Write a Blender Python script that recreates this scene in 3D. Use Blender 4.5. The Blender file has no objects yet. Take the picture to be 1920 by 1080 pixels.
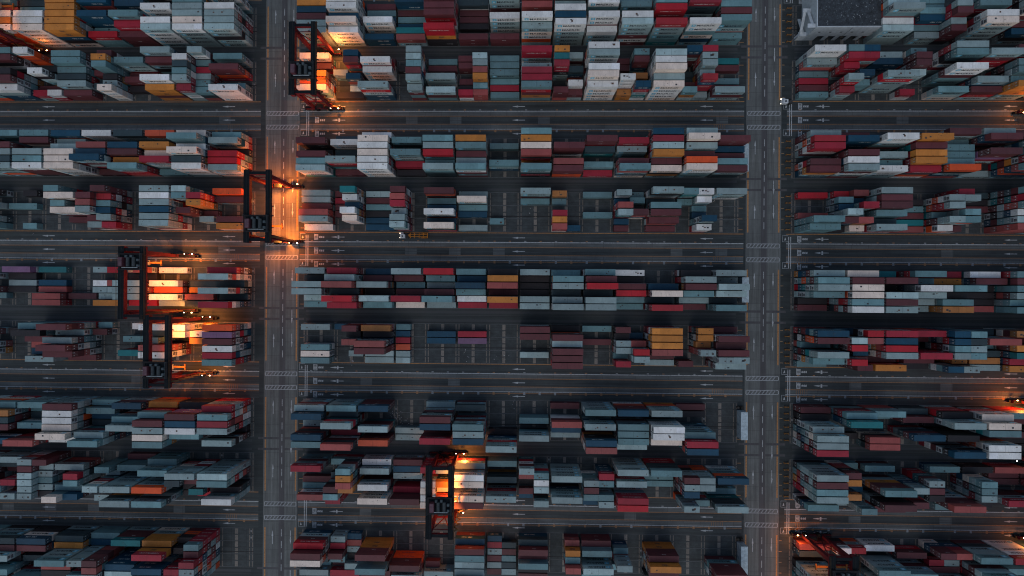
import bpy, math, random
import numpy as np
from mathutils import Matrix, Vector
from mathutils.bvhtree import BVHTree
R = math.radians
random.seed(11)
SC = bpy.context.scene
COL = SC.collection
# ---------------------------------------------------------------- camera
CAM_H = 215.0
FPX = 937.4                      # focal length in pixels of a 1920 wide frame
CAMROT = Matrix.Rotation(R(1.1), 3, 'Y') @ Matrix.Rotation(R(0.37), 3, 'Z')
cd = bpy.data.cameras.new('camera'); cam = bpy.data.objects.new('camera', cd); COL.objects.link(cam)
cam.location = (0, 0, CAM_H); cam.rotation_euler = CAMROT.to_euler()
cd.sensor_width = 36; cd.lens = 36 * FPX / 1920; cd.clip_start = 1; cd.clip_end = 3000
SC.camera = cam
# ---------------------------------------------------------------- world, sun, exposure
SUN_EL, SUN_AZ = 52.0, 190.0     # soft glow low in the south (clockwise from north)
w = bpy.data.worlds.new('World'); SC.world = w; w.use_nodes = True
nt = w.node_tree; bg = nt.nodes['Background']
sky = nt.nodes.new('ShaderNodeTexSky'); sky.sky_type = 'NISHITA'; sky.sun_disc = False
sky.sun_elevation = R(SUN_EL); sky.sun_rotation = R(SUN_AZ); sky.air_density = 1.3; sky.dust_density = 1.4; sky.ozone_density = 1.0
nt.links.new(sky.outputs[0], bg.inputs[0]); bg.inputs[1].default_value = 0.105
sd = bpy.data.lights.new('sun', 'SUN'); sd.energy = 0.5; sd.angle = R(75); sd.color = (1.0, 0.96, 0.86)
sun = bpy.data.objects.new('sun', sd); COL.objects.link(sun)
az = R(SUN_AZ); el = R(SUN_EL)
dirv = Vector((math.sin(az) * math.cos(el), math.cos(az) * math.cos(el), math.sin(el)))
sun.rotation_euler = dirv.to_track_quat('Z', 'Y').to_euler(); sun.location = (0, -60, 120)
SC.view_settings.view_transform = 'Standard'; SC.view_settings.look = 'None'
SC.view_settings.exposure = -0.10; SC.view_settings.gamma = 1.0; SC.view_settings.use_curve_mapping = False
SC.cycles.max_bounces = 5; SC.cycles.diffuse_bounces = 3; SC.cycles.caustics_reflective = False; SC.cycles.caustics_refractive = False
SC.cycles.use_denoising = True; SC.cycles.filter_width = 1.1
# ---------------------------------------------------------------- helpers
S = 4.36
def P(u, v, z=0.0):              # where the ray through a photo pixel meets height z
    d = CAMROT @ Vector(((u - 960) / FPX, (540 - v) / FPX, -1.0))
    t = (CAM_H - z) / -d.z
    return (d.x * t, d.y * t)
def PX(u, v=340): return P(u, v)[0]
def PY(v): return P(975, v)[1]
def lin(c):
    return tuple(((x / 255) / 12.92 if x / 255 <= 0.04045 else ((x / 255 + 0.055) / 1.055) ** 2.4) for x in c)
class Acc:                       # collects geometry with one colour per face, links it as ONE mesh object
    def __init__(s): s.v = []; s.l = []; s.n = []; s.c = []; s.k = 0
    def add(s, v, l, n, c):
        s.v.append(np.asarray(v, float)); s.l.append(np.asarray(l, int) + s.k); s.n.append(np.asarray(n, int)); s.c.append(np.asarray(c, float)); s.k += len(v)
    def arrays(s): return np.vstack(s.v), np.concatenate(s.l), np.concatenate(s.n), np.vstack(s.c)
    BQ = np.array([0,3,2,1, 4,5,6,7, 0,1,5,4, 1,2,6,5, 2,3,7,6, 3,0,4,7])
    def box(s, x0, x1, y0, y1, z0, z1, c):
        v = [(x0,y0,z0),(x1,y0,z0),(x1,y1,z0),(x0,y1,z0),(x0,y0,z1),(x1,y0,z1),(x1,y1,z1),(x0,y1,z1)]
        s.add(v, s.BQ, [4]*6, [c]*6)
    def beam(s, a, b, w, h, c, up=(0,0,1), w2=None, h2=None):   # tapered bar from a to b
        a = Vector(a); b = Vector(b); d = (b - a).normalized(); u = Vector(up)
        if abs(d.dot(u)) > 0.98: u = Vector((1, 0, 0))
        sx = d.cross(u).normalized(); sy = sx.cross(d).normalized()
        w2 = w2 or w; h2 = h2 or h
        v = []
        for p, ww, hh in ((a, w, h), (b, w2, h2)):
            for i, j in ((-1,-1),(1,-1),(1,1),(-1,1)): v.append(tuple(p + sx * (i * ww / 2) + sy * (j * hh / 2)))
        s.add(v, s.BQ, [4]*6, [c]*6)
    def cyl(s, a, b, r, c, n=12):
        a = Vector(a); b = Vector(b); d = (b - a).normalized(); u = Vector((0,0,1)) if abs(d.z) < 0.9 else Vector((1,0,0))
        x = d.cross(u).normalized(); y = d.cross(x).normalized()
        v = [tuple(p + x * (r * math.cos(2*math.pi*i/n)) + y * (r * math.sin(2*math.pi*i/n))) for p in (a, b) for i in range(n)]
        l = []; m = []
        for i in range(n): l += [i, (i+1) % n, n + (i+1) % n, n + i]; m.append(4)
        l += list(range(n-1, -1, -1)); m.append(n); l += list(range(n, 2*n)); m.append(n)
        s.add(v, l, m, [c]*len(m))
    def quad(s, x0, x1, y0, y1, z, c): s.add([(x0,y0,z),(x1,y0,z),(x1,y1,z),(x0,y1,z)], [0,1,2,3], [4], [c])
    def poly(s, pts, z, c): s.add([(x, y, z) for x, y in pts], list(range(len(pts))), [len(pts)], [c])
    def mesh(s, name, mat):
        v, l, n, c = s.arrays()
        return mk_mesh(name, v, l, n, c, mat)
    def obj(s, name, mat, parent=None, loc=None):
        o = bpy.data.objects.new(name, s.mesh(name, mat)); COL.objects.link(o); o.parent = parent
        if loc: o.location = loc
        return o
def mk_mesh(name, v, l, n, c, mat):
    me = bpy.data.meshes.new(name)
    me.vertices.add(len(v)); me.vertices.foreach_set('co', v.astype('f4').ravel())
    me.loops.add(len(l)); me.loops.foreach_set('vertex_index', l.astype('i4'))
    me.polygons.add(len(n)); st = np.concatenate([[0], np.cumsum(n)[:-1]])
    me.polygons.foreach_set('loop_start', st.astype('i4')); me.polygons.foreach_set('loop_total', n.astype('i4'))
    at = me.attributes.new('Col', 'FLOAT_COLOR', 'FACE')
    at.data.foreach_set('color', np.hstack([c, np.ones((len(c), 1))]).astype('f4').ravel())
    me.polygons.foreach_set('use_smooth', np.zeros(len(n), dtype=bool))
    me.materials.append(mat); me.update(calc_edges=True); me.validate()
    return me
def link(name, me, parent=None, loc=(0,0,0)):
    o = bpy.data.objects.new(name, me); COL.objects.link(o); o.location = loc; o.parent = parent; return o
def empty(name, loc):
    o = bpy.data.objects.new(name, None); COL.objects.link(o); o.location = loc; o.empty_display_size = 1; return o
def tag(o, label=None, cat=None, group=None, kind=None):
    if label: o['label'] = label
    if cat: o['category'] = cat
    if group: o['group'] = group
    if kind: o['kind'] = kind
    return o
# ---------------------------------------------------------------- materials
def newmat(name):
    m = bpy.data.materials.new(name); m.use_nodes = True
    return m, m.node_tree, m.node_tree.nodes['Principled BSDF']
def N(t, ty, **k):
    n = t.nodes.new(ty)
    for a, b in k.items(): setattr(n, a, b)
    return n
def pos(t, scale=(1,1,1)):
    g = N(t, 'ShaderNodeNewGeometry'); m = N(t, 'ShaderNodeMapping'); m.inputs['Scale'].default_value = scale
    t.links.new(g.outputs['Position'], m.inputs['Vector']); return m.outputs[0]
def noise(t, scale, detail=4, rough=0.6, sc=(1,1,1)):
    n = N(t, 'ShaderNodeTexNoise'); n.inputs['Scale'].default_value = scale; n.inputs['Detail'].default_value = detail; n.inputs['Roughness'].default_value = rough
    t.links.new(pos(t, sc), n.inputs['Vector']); return n.outputs['Fac']
def ramp(t, fac, a, b, lo=0.0, hi=1.0):
    r = N(t, 'ShaderNodeMapRange'); r.inputs['From Min'].default_value = a; r.inputs['From Max'].default_value = b
    r.inputs['To Min'].default_value = lo; r.inputs['To Max'].default_value = hi
    t.links.new(fac, r.inputs['Value']); return r.outputs['Result']
def mixc(t, fac, a, b, mode='MIX'):
    m = N(t, 'ShaderNodeMix', data_type='RGBA', blend_type=mode)
    for s, x in ((m.inputs[0], fac), (m.inputs[6], a), (m.inputs[7], b)):
        if isinstance(x, (int, float)): s.default_value = x
        elif isinstance(x, tuple): s.default_value = (*x, 1)
        else: t.links.new(x, s)
    return m.outputs[2]
def grey(t, v):
    c = N(t, 'ShaderNodeCombineColor')
    for i in range(3): t.links.new(v, c.inputs[i])
    return c.outputs[0]
# weathered container paint: colour per face, dirt film, rust patches, rain streaks
PAINT, t, b = newmat('container_paint')
a = N(t, 'ShaderNodeAttribute'); a.attribute_name = 'Col'
c = mixc(t, 1.0, a.outputs['Color'], grey(t, ramp(t, noise(t, 0.18, 4, 0.6), 0.25, 0.75, 0.80, 1.14)), 'MULTIPLY')
c = mixc(t, 1.0, c, grey(t, ramp(t, noise(t, 1.4, 4, 0.7, (1.4, 0.5, 1)), 0.3, 0.7, 0.88, 1.08)), 'MULTIPLY')
c = mixc(t, ramp(t, noise(t, 0.55, 6, 0.75), 0.60, 0.72, 0.0, 0.42), c, (0.10, 0.075, 0.055))
c = mixc(t, ramp(t, noise(t, 1.0, 3, 0.8), 0.66, 0.70, 0.0, 0.85), c, (0.04, 0.022, 0.016))
t.links.new(c, b.inputs['Base Color']); b.inputs['Roughness'].default_value = 0.6; b.inputs['Specular IOR Level'].default_value = 0.35
wv = N(t, 'ShaderNodeTexWave', wave_type='BANDS', bands_direction='X'); wv.inputs['Scale'].default_value = 1.1
t.links.new(pos(t), wv.inputs['Vector'])
bp = N(t, 'ShaderNodeBump'); bp.inputs['Strength'].default_value = 0.2; bp.inputs['Distance'].default_value = 0.03
t.links.new(wv.outputs['Fac'], bp.inputs['Height']); t.links.new(bp.outputs[0], b.inputs['Normal'])
def attr_mat(name, rough=0.6, metal=0.0, dirt=0.25):
    m, t, b = newmat(name)
    a = N(t, 'ShaderNodeAttribute'); a.attribute_name = 'Col'
    c = mixc(t, 1.0, a.outputs['Color'], grey(t, ramp(t, noise(t, 0.8, 5, 0.7), 0.3, 0.7, 1 - dirt, 1 + dirt * .6)), 'MULTIPLY')
    t.links.new(c, b.inputs['Base Color']); b.inputs['Roughness'].default_value = rough; b.inputs['Metallic'].default_value = metal
    return m
METAL = attr_mat('painted_steel', 0.85, 0.0, 0.35); METAL.node_tree.nodes['Principled BSDF'].inputs['Specular IOR Level'].default_value = 0.12
LETTER = attr_mat('lettering_vinyl', 0.5, 0, 0.1)
ROOF = attr_mat('roof_felt', 0.9, 0, 0.8)
def glow(name, col, st):
    m, t, b = newmat(name); b.inputs['Base Color'].default_value = (*col, 1)
    b.inputs['Emission Color'].default_value = (*col, 1); b.inputs['Emission Strength'].default_value = st; return m
LAMP = glow('sodium_lamp', (1.0, 0.55, 0.22), 30)
LAMPW = glow('white_lamp', (1.0, 0.75, 0.5), 14)
LAMPH = glow('head_lamp', (1.0, 0.85, 0.65), 5)
LAMPR = glow('red_lamp', (1.0, 0.12, 0.05), 25)
def ground_mat(name, base, var=0.3, streak=(0.02, 0.6), slab=None, tint=(0.0, 0.0, 0.0)):
    m, t, b = newmat(name)
    c = mixc(t, 1.0, base, grey(t, ramp(t, noise(t, 0.12, 8, 0.75), 0.3, 0.7, 1 - var * .5, 1 + var * .5)), 'MULTIPLY')
    c = mixc(t, 1.0, c, grey(t, ramp(t, noise(t, 1.0, 6, 0.8, (streak[0] * 1.5, streak[1] * 4, 1)), 0.3, 0.7, 1 - var * .6, 1 + var * .6)), 'MULTIPLY')
    c = mixc(t, 1.0, c, grey(t, ramp(t, noise(t, 1.0, 5, 0.7, (streak[0], streak[1], 1)), 0.3, 0.7, 1 - var, 1 + var)), 'MULTIPLY')
    c = mixc(t, ramp(t, noise(t, 0.4, 6, 0.8), 0.62, 0.75, 0, 0.5), c, tuple(x * 0.45 for x in base))
    c = mixc(t, ramp(t, noise(t, 2.5, 2, 0.5), 0.72, 0.76, 0, 0.5), c, tuple(x * 2.2 for x in base))
    if slab:
        br = N(t, 'ShaderNodeTexBrick', offset=0.0); br.inputs['Scale'].default_value = 1.0
        br.inputs['Brick Width'].default_value = slab[0]; br.inputs['Row Height'].default_value = slab[1]; br.inputs['Mortar Size'].default_value = 0.06
        br.inputs['Color1'].default_value = (1, 1, 1, 1); br.inputs['Color2'].default_value = (.86, .86, .86, 1); br.inputs['Mortar'].default_value = (.55, .55, .55, 1)
        t.links.new(pos(t), br.inputs['Vector']); c = mixc(t, 1.0, c, br.outputs['Color'], 'MULTIPLY')
    t.links.new(c, b.inputs['Base Color']); b.inputs['Roughness'].default_value = 0.75; b.inputs['Specular IOR Level'].default_value = 0.3
    return m
M_GROUND = ground_mat('asphalt', (0.032, 0.039, 0.040), 0.3)
M_AVE = ground_mat('avenue_concrete', (0.120, 0.127, 0.123), 0.36, (0.7, 0.015), (13.0, 6.0))
M_AVED = ground_mat('avenue_median', (0.072, 0.070, 0.073), 0.2, (0.5, 0.02))
M_LANE = ground_mat('lane_asphalt', (0.040, 0.047, 0.048), 0.42, (0.02, 0.8))
M_STRIP = ground_mat('runway_concrete', (0.098, 0.107, 0.107), 0.42, (0.03, 1.5), (7.0, 4.0))
M_YARD = ground_mat('yard_slab', (0.046, 0.054, 0.056), 0.32, (0.3, 0.3), (6.6, 2.83))
M_MARK, t, b = newmat('worn_road_paint')
a = N(t, 'ShaderNodeAttribute'); a.attribute_name = 'Col'
c = mixc(t, ramp(t, noise(t, 1.5, 5, 0.75), 0.48, 0.68, 0.0, 0.75), a.outputs['Color'], (0.04, 0.042, 0.045))
t.links.new(c, b.inputs['Base Color']); b.inputs['Roughness'].default_value = 0.8
PLAN = """
AL 0 5ww 0 5w 5g 5g 5ggkgg
AL 1 5g 5b 5g 5g 5w 5wgggg
AL 2 5g 0 5ww 3g 5w 5gwwwg
AL 3 4b 4n 3b 5b 4c 3mm
AL 4 4n 5n 0 5nn 2b 3rb
AL 5 5y 5y 5y 5y 5y 5yynk
AL 6 4b 4d 4b 5w 5w 5wwwww
AL 7 5b 5b 4h 5w 5y 5w
AL 8 5w 4b 5h 5w 4y 5w
BL 0 3bg 0 4mmo 0 2b 4wwww
BL 1 0/5g 5w/3b 5d/3c 5b/3g 5gc/3b 4cg/3b
BL 2 5gn 4mg 0 1b 5wwk 4yymy
BL 3 0 4bgg 1m 2m 1k 0
BL 4 2d/4m 2d/5yb 2m/5b 1d/3k 2d/3g 0/4www
BL 5 4b 4bg 3b 3d 3gg 2mm
BL 6 5w/0 1d 2m/0 0/5w 1m 2c/2w
BL 7 5b 5m 0 5k 5mg 4wgn
BL 8 4g 5b 5m 5g 4k 4m
CL 0 3bgh 4gn 1k 4r 4rgg 4gww
CL 1 4w 6b 4w 6w 5d 5www
CL 2 4o 1k 5y 4w 5cg 1b
CL 3 4d 1k 5n 5m 4y 5bgrr
CL 4 4w 0 5hr 5n 6ng 1mw
CL 5 4n 3g 4g 5w 5w 5www
CL 6 4b 4m 2g 5g 5b/5b 5w
CL 7 4b 2d 5m 5g 5d 5ggg
CL 8 4g 3b 5m 4g 5n 5gg
DL 0 3o 2m 0 0 2m 2y
DL 1 5g/0 5b/5c 0/5y 4m/1m 0/2g 0
DL 2 5g 5w 5g 5n 5g 5ggg
DL 3 0 0 0 0 0 0
DL 4 0/5m 5m/4r 5h/4b 5g/4n 3m/4g 3g/3c
DL 5 5b/0 5w 4b/0 4wwm 1m 0
DL 6 0 0 0 0 0 0
DL 7 0/1k 0 1b 0 0 0/1b
DL 8 2k 0 3b 0 2g 3m
EL 0 4c 6g 2d 6g 1d 6c
EL 1 0 0 1d 1y 2h 2d
EL 2 1w 0 3w 2o 3w 1g
EL 3 3hg 1k 4gm 4gh 4gk 1r
EL 4 2g/2r 0 2w/2h 2g/2g 1g/1g 2y
EL 5 0 0 0 0 1m 0
EL 6 1t 0 1n 1h 2h 2h
EL 7 2p 1k 1g 1k 0 0
EL 8 0 2g 0 3m 1b 0
FL 0 5ohd 5pgc 5mgd 5wgw 5cng 5brr
FL 1 5w/1y 5w/4w 1o/4y 0/1y 0 0
FL 2 5w 3d 4b/0 5h 5w 0
FL 3 0/3w 0 2b 0 3t 0
FL 4 1b/0 2m/0 0 0 0 0
FL 5 6mm 3g 5gm 6mm 5mm 1m
FL 6 4b 5k 3m 2h 2n 3g
FL 7 0 1k 0 0 0 0
FL 8 0 2m 0 3k 2g 0
GL 0 5cggr 6brg 6cmh 6ggk 1k 5gkg
GL 1 3kk 6mpp 6nn 6wg 5b 0
GL 2 3yy 5brr 6mm 6g 6w 6b
GL 3 4nm 0 4b 5ggg 0 0
GL 4 2b 3b 2n 2d 5gm 6bg
GL 5 5mg 5wg 5wg 5wg 6wgg 4w
GL 6 4b 2b 2d 4b 0 6hm
GL 7 4b 5y 5dm 5mm 0 5n
GL 8 5y 5m 5k 4g 3b 5g
HL 0 0 6gggg 6bgrg 0 3kd 5wbg
HL 1 0 6ggg/6ggg 6d/5m 0 2k/4t 2k/2r
HL 2 3b 5bg 0 6oggg 1k 6bd
HL 3 1m 3b 0 6gggg 0 6gd
HL 4 0 0/4b 1k/2g 0/6g 0 0/4g
HL 5 0 3gm 0/4cg 0/4bg 3bm 5w/4nm
HL 6 4g/4m 4m/3g 4g/3g 4g/3b 4g/3g 4g/3k
HL 7 3g 2d 1m 0/4c 4b/0 2k/4g
HL 8 4g 3d 3m 4b 4g 5k
IL 0 0 0 0 0 0 0
IL 1 3k/5bc 4k/5m 3k/6cc 6cm/6g 6k/6n 6k/6b
IL 2 4yyg 6cyk 0 6nng 6g 6g
IL 3 4tmm 1k 0 5n 5g 5g
IL 4 2b 2n 6gg/6mm 3k/6h 6b/6g 6g
IL 5 3dd 3y 6bggg 5h 5k 5d
IL 6 4n 4m 2k 3d 2k 5b
IL 7 4d 4m 5g 3k 5b 5m
IL 8 3d 4g 5g 3k 5b 5m
AM 0 4g 4y 4n 4m 4g 4gggg
AM 1 5w 5w 5w 4n 5w 4www
AM 2 1m 1b 1n 3www 0 2nn
AM 3 3nn 1m 1b 1n 2tn 2hgg
AM 4 5m 5m 5mm 5mr 0 5rryk
AM 5 2d 1m 1m 1k 0 2mm
AM 6 5g 5ggm 0 4wggw 0 2mm
AM 7 5h 5h 5hm 3m 6w 5gwwog
AM 8 6w 6g 5g 6w 6n 6wwgggg
AM 9 6w 6w 6wb 3w 6ww 4wggg
AM 10 4b 4b 5bb 3b 6w 6gggmwmg
AM 11 5b 5b 6b 6rr 4n 6rggbbt
AM 12 6c 6c 6cddgd 0 0 6wwbwng
AM 13 5r 5r 5b 5m 5bbg 2bb
BM 0 3w 2m 0 4y 4o 4w
BM 1 0/4n 0/4mr 2g/1k 0/3n 0/1g 1k
BM 2 1m 4w 3www 0 0 5grgn
BM 3 0/5g 1k/5g 0/5b 0/5m 0/5gg 0/4gmb
BM 4 1b 1m 0 3gg 0 3gmb
BM 5 2m/3g 2m/3g 0/3h 1m/3y 1k/2b 2c/2h
BM 6 2b 2b 2b 1b 1c 1bg
BM 7 5ccg 0 4g 5c 5c 5brmy
BM 8 5y/3gm 5t/0 5cck/3dn 0 1k/3ww 3m/2mg
BM 9 6w 6gwww 0 6w 6ww 5wwwww
BM 10 1m/4b 1m/4mm 0 0/3y 5www/0 2y/5nrg
BM 11 0 6g 6w 6ww 5g 5wwwww
BM 12 5nmg/5c 0/5g 1d/5gg 1d/4g 2m/5rnr 3b/1g
BM 13 1t 1m 0 1b 1m 3gm
CM 0 0 4mk 1k 4m 4b 4gww
CM 1 1n 3w 1d 1k 5grm 1m
CM 2 3w 5w 5w 5w 5w 5wwww
CM 3 0 4bd 0 5bgg 2c 1k
CM 4 0 5b 5g 5r 3b 5gbd
CM 5 0 5y 5b 4m 4g 5bwm
CM 6 0 1b 0 0 3bg 0
CM 7 5b 5y 5w 5hdr 0 5bgd
CM 8 0 0 5mmm 0 4h 4mmo
CM 9 0 5mm 3d 0 2b 1c
CM 10 0 4c 3gb 0 4m 5bhgn
CM 11 5n 5c 5g 5yg 4m 4wk
CM 12 5g 6w 5g 4m 5o 5wwgbg
CM 13 0 5m 3n 3m 4b 4mgd
DM 0 2g 2g 2m 3h 3g 1w
DM 1 1m/5t 1c/4w 1m/3n 1m/5w 0/4w 0
DM 2 1g 1m 1b 1k 1n 1n
DM 3 5m/0 5h/0 5c/0 4g/0 5g/0 5g/0
DM 4 4mo 1b 1n 4w 1n 4w
DM 5 1g 3w 1b 1n 0 1g
DM 6 0 0 0 0 1b/0 0
DM 7 4g 1b 0 0 0 0
DM 8 2y/0 1b/0 0 3c/0 3y/0 3h/1n
DM 9 1b 0 0 1b 0 0
DM 10 3g/1b 1n/2b 4h/1k 4g/4mh 1n/0 1m/0
DM 11 5gk 1d 4b 4m 3m 1m
DM 12 4b/4w 1b/3w 0/1b 0/1n 0/5ngg 0/3w
DM 13 4ggg 0 0 0 0 0
EM 0 4g 1d 5g 5g 1g 1b
EM 1 4c 5g 6h 3d 6r 4c
EM 2 1n 2m 5g 1k 4g 2b
EM 3 4g 2m 1b 1m 4c 1w
EM 4 4r 2b 1g 3m 5b 1g
EM 5 3b 2n 4n 3b 2w 1c
EM 6 3k 5y 5h 1m 5y 1c
EM 7 3g 1k 1k 1k 3g 3g
EM 8 1b 5b 5g 2d 4g 5g
EM 9 4b 5m 6r 2d 5g 5g
EM 10 2w/2w 1k 3m 3r 2b 1b
EM 11 0 0 3n 5w 1d 5r
EM 12 3k 5g 5m 4b 2g 1m
EM 13 4g 1g 5g 4g 1d 4b
FM 0 2g 0 0 2b 2w 2b
FM 1 1n/4m 0/2k 0/4h 0 0/1g 0
FM 2 3y 2k 6h 6m 1g 1g
FM 3 1b/0 1n/0 1c/0 1o/0 1g/0 1g/0
FM 4 0 1n 1n 0 0 0
FM 5 0 1c 1p 0 0 0
FM 6 0 0 0 0 0 0
FM 7 4m 4m 0 0 1g 0
FM 8 1k 5m 4g 5m 5m 5m
FM 9 1b 0 1m 0 0 0
FM 10 3m/0 2k/1n 3g/3h 3g/5r 1b/5g 3c/0
FM 11 5y 5y 5y 5h 1m 1g
FM 12 0/4y 0/4y 0/3y 0/5g 0 2m/0
FM 13 1m 5m 4m 5m 5g/5g 4g
GM 0 4gmg 5nd 0 1g 5nmd 5b
GM 1 4bbg 3d 6gct 0 2c 6hdm
GM 2 4nm 0 0 4gmm 0 4omm
GM 3 0 0 0 0 1g 1g
GM 4 1g 6mg 6n 0 6cm 0
GM 5 3dgm 0 6bgmg 6g 6n 0
GM 6 0 0 0 0 1k 6ggrgn
GM 7 0 0 2bb 0 4ggbd 0
GM 8 1m 0 4hmww 3n 2g 0
GM 9 5bgg 0 5gg 1k 6nkk 6h
GM 10 5nmm 0 5bgm 5b 5b 4g
GM 11 5ggg 0 6www 6w 5w 0
GM 12 1m 1k 0 5bgg 6cmm 6n
GM 13 0 0 0 0 0 0
HM 0 5cgm 0 0 1m 1b 3h
HM 1 2b/6bgm 0/6y 2d/6h 5m/5y 5b/0 4c/0
HM 2 2ww 3g 0 4wgm 0 4www
HM 3 2m 2n 2g 0 2cc 4mmm
HM 4 5c/5g 0 5w/5y 5w/4w 5w/5o 5w/0
HM 5 3g 5wgm 5w 0 5w 5mgm
HM 6 2b 0 3dd 0 5ggrgd 0
HM 7 5gm/0 4h/4brg 1k/4w 1k/4g 2m/0 1n/4gd
HM 8 0 5ggggg 0 0 5gggn 0
HM 9 0 0/4cnn 4gbb/4b 4m/0 4b/4bg 3no/4g
HM 10 5gggg 0 4g 0 5ccb 5r
HM 11 5bdd 0 1b 1b 0 0
HM 12 0 5mgg/5ggg 5g/5g 5n/0 0 5ggg/3bc
HM 13 0 5nobg 0 0 1b 5gddt
IM 0 4rmgn 5mk 5w 2d 1b 2g
IM 1 2gg/1n 2c/1h 3m/1g 2b/1k 1m/2g 2c
IM 2 0 5mmyy 0 5bbm 0 2m
IM 3 0 0 0 4mmoo 2m 3g
IM 4 0 0 0 0 1m/0 2g
IM 5 2nm 3mmg 3b 3g 3g 4b
IM 6 1n/0 1c/1d 1g/1m 1m/1b 1g/1d 1m/1g
IM 7 2dn 3mm 2m 3bg 2k 2m
IM 8 0/2hmk 0/3yy 0/3bb 0/4hm 0 0
IM 9 2mmb 3bg 0 4gggg 1m 2b
IM 10 0 2bn/0 5gggr/0 0 1b/0 0
IM 11 0 4mmy 5yym 4m 0 2d
IM 12 0 0 0 0 0 0
IM 13 0 0 0 5mmmb 5c 0
AR 2.15 5g 5g 5g 6g 4w 4ggg
AR 3.43 2b 2b 3bm 3n 2b 2g
AR 4.2 0 0 5g/0 5m/0 4g/0 4m/0
AR 4.87 5b 5b 5b 0 6wg 6wgggg
AR 6.2 5g 5g 5g 5w 3m 3nk
AR 7.2 5m 4g 5b 5w 3b 3g
BR 0 5wwg 3g 1b 1c 1m 1b
BR 1 5b/5n 5cr/5c 4cr/0 0/4n 5grm/3b 3c/0
BR 2 3g 3n 0 0 6grggg 0
BR 3 4b/0 5m/0 5m/0 4gg/0 0 2c/0
BR 4 6g 6bdk 0 6wwmb 0 3bg
BR 5 0 6gmr 0 0 4gn 3m
BR 6 5m 0 5b 5b 4b 5yyy
BR 7 5g 2m 5b 4b 4m 5yy
CR 0 4g 5r 5cr 0 4mr 4mygn
CR 1 3m 5nn 0 5m 5w 5gmw
CR 2 2n 6ww 0 4g 3b 4wwgg
CR 3 3n 6y 5m 5y 5yc 4cd
CR 4 5m 3b 4b 4b 4b 5ok
CR 5 5g 6m 0 6mmp 1k 1g
CR 6 4m 0 6b 6b 6cgy 6bhn
CR 7 4m 2g 5b 6m 6c 5b
DR 0 1r 0 0 1h 5bb 4bb
DR 1 2r/3h 3bg/2n 3ng/5c 5g/2b 4m/4h 1k/2w
DR 2 5g 5m 5mm 4b 2d 4g
DR 3 1c/0 1k 1b 1m 1t 1h
DR 4 0/4c 5g/5g 5g/1k 2b/5bg 5g/5b 3w/2m
DR 5 1d 1k 1m 0 0 0
DR 6 6b 6c 6b 5w 5g 5h
DR 7 5b 5c 4b 5m 5g 5b
ER 0 5g 6b 6g 5b 1k 1m
ER 1 5w 6m 6w 6w 6b 6w
ER 2 2t 6m 2k 6g 6m 6g
ER 3 5b 3b 6w 5g 3g 2g
ER 4 2c 2y 6b 3k 4b 4y
ER 5 3w 4m 2k 2k 2k 2h
ER 6 5b 5m 5b 5g 4b 5b
ER 7 5b 5m 5b 5g 4b 5b
FR 0 6n 6m 2b 6gg 5bg 1b
FR 1 2n/6r 6g/6h 6r/0 0/3n 6r/3m 0/4m
FR 2 6c 6n 6r 6g 2m 4y
FR 3 5c 2m 0 6c 3m 2k
FR 4 6n/6b 6n/6d 6b/6g 6g/6b 0/3y 5n/5g
FR 5 2d 6h 2b 3d 3y 3g
FR 6 5y 2h 5y 5t 4c 4y
FR 7 5y 4m 5b 5g 4c 4y
GR 0 2m 2k 5gg 6g 6g 6c
GR 1 5bc 6tb 0 0 1k 0
GR 2 4bg 1b 0 0 3hk 3h
GR 3 2d 3mm 0 5nm 0 0
GR 4 4k 6gg 1k 5k 0 6n
GR 5 5ww 6ww 6b 0 6ww 6w
GR 6 4br 3m 0 3m 2k 2k
GR 7 4b 3m 4g 3m 2k 4g
HR 0 6gggg 6mg 6bg 6gg 0 4bn
HR 1 5mk/1b 5y/0 2n/0 5y/2n 0 2g/5b
HR 2 2b 0 6bmm 0 6mkk 4m
HR 3 0 0/5g 5gg/5m 0/5k 5m/0 0
HR 4 2b 0 0 0 6hmm 3b
HR 5 2kk 5b/0 5b/0 5g/0 0 2k
HR 6 2h 1m 1m 0 4c 1k
HR 7 4g 1m 3b 0 4c 5k
IR 0 2hm 2dk 0 5ggg 5g 4m
IR 1 3w/3r 0 0 0 3b 2g
IR 2 2ww 0 5bggg 0 4g 3m
IR 3 0 2mr 0 4b 4b 0
IR 4 4m/4h 0 2c/2g 2m 4g 4g
IR 5 5bggd 0 6bg 5g 0 3m
IR 6 5rwwww 3g 4b 2m 4g 3k
IR 7 5r 3g 4b 2m 4g 3k
"""
# ---------------------------------------------------------------- ground, roads, markings
PITCH = 13.2; ROWP = 12.33 / S
NORTH = dict(zip('ABCDEFGHI', (12.7, 115, 259, 361, 505, 608, 751, 855, 998)))
ML0 = P(975, 330)[0] - 7 * PITCH         # west end of the middle yard
LR = PX(475.5); RL = PX(1488)
def st(name, acc, mat): return tag(acc.obj(name, mat), kind='structure')
def rect(x0, x1, y0, y1, z):
    a = Acc(); a.quad(min(x0,x1), max(x0,x1), min(y0,y1), max(y0,y1), z, (.05,.05,.05)); return a
st('ground', rect(-1500, 1500, -1500, 1500, 0), M_GROUND)
XA0, XA1 = PX(498.5, 540), PX(557.5, 540); XB0, XB1 = PX(1400, 540), PX(1460.5, 540)
YT, YB = 330, -330
WHITE = (0.42, 0.44, 0.45); DIMW = (0.24, 0.26, 0.27); ORANGE = (0.42, 0.19, 0.06); DIMO = (0.27, 0.135, 0.06)
mk = Acc(); Z = [0.004, 0.008, 0.012, 0.016, 0.020]
roadY = []                                # the cross roads: north edge pixel row of each
XW, XE = -330, 340
strips = Acc(); lanes = Acc(); bands = Acc()
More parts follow.
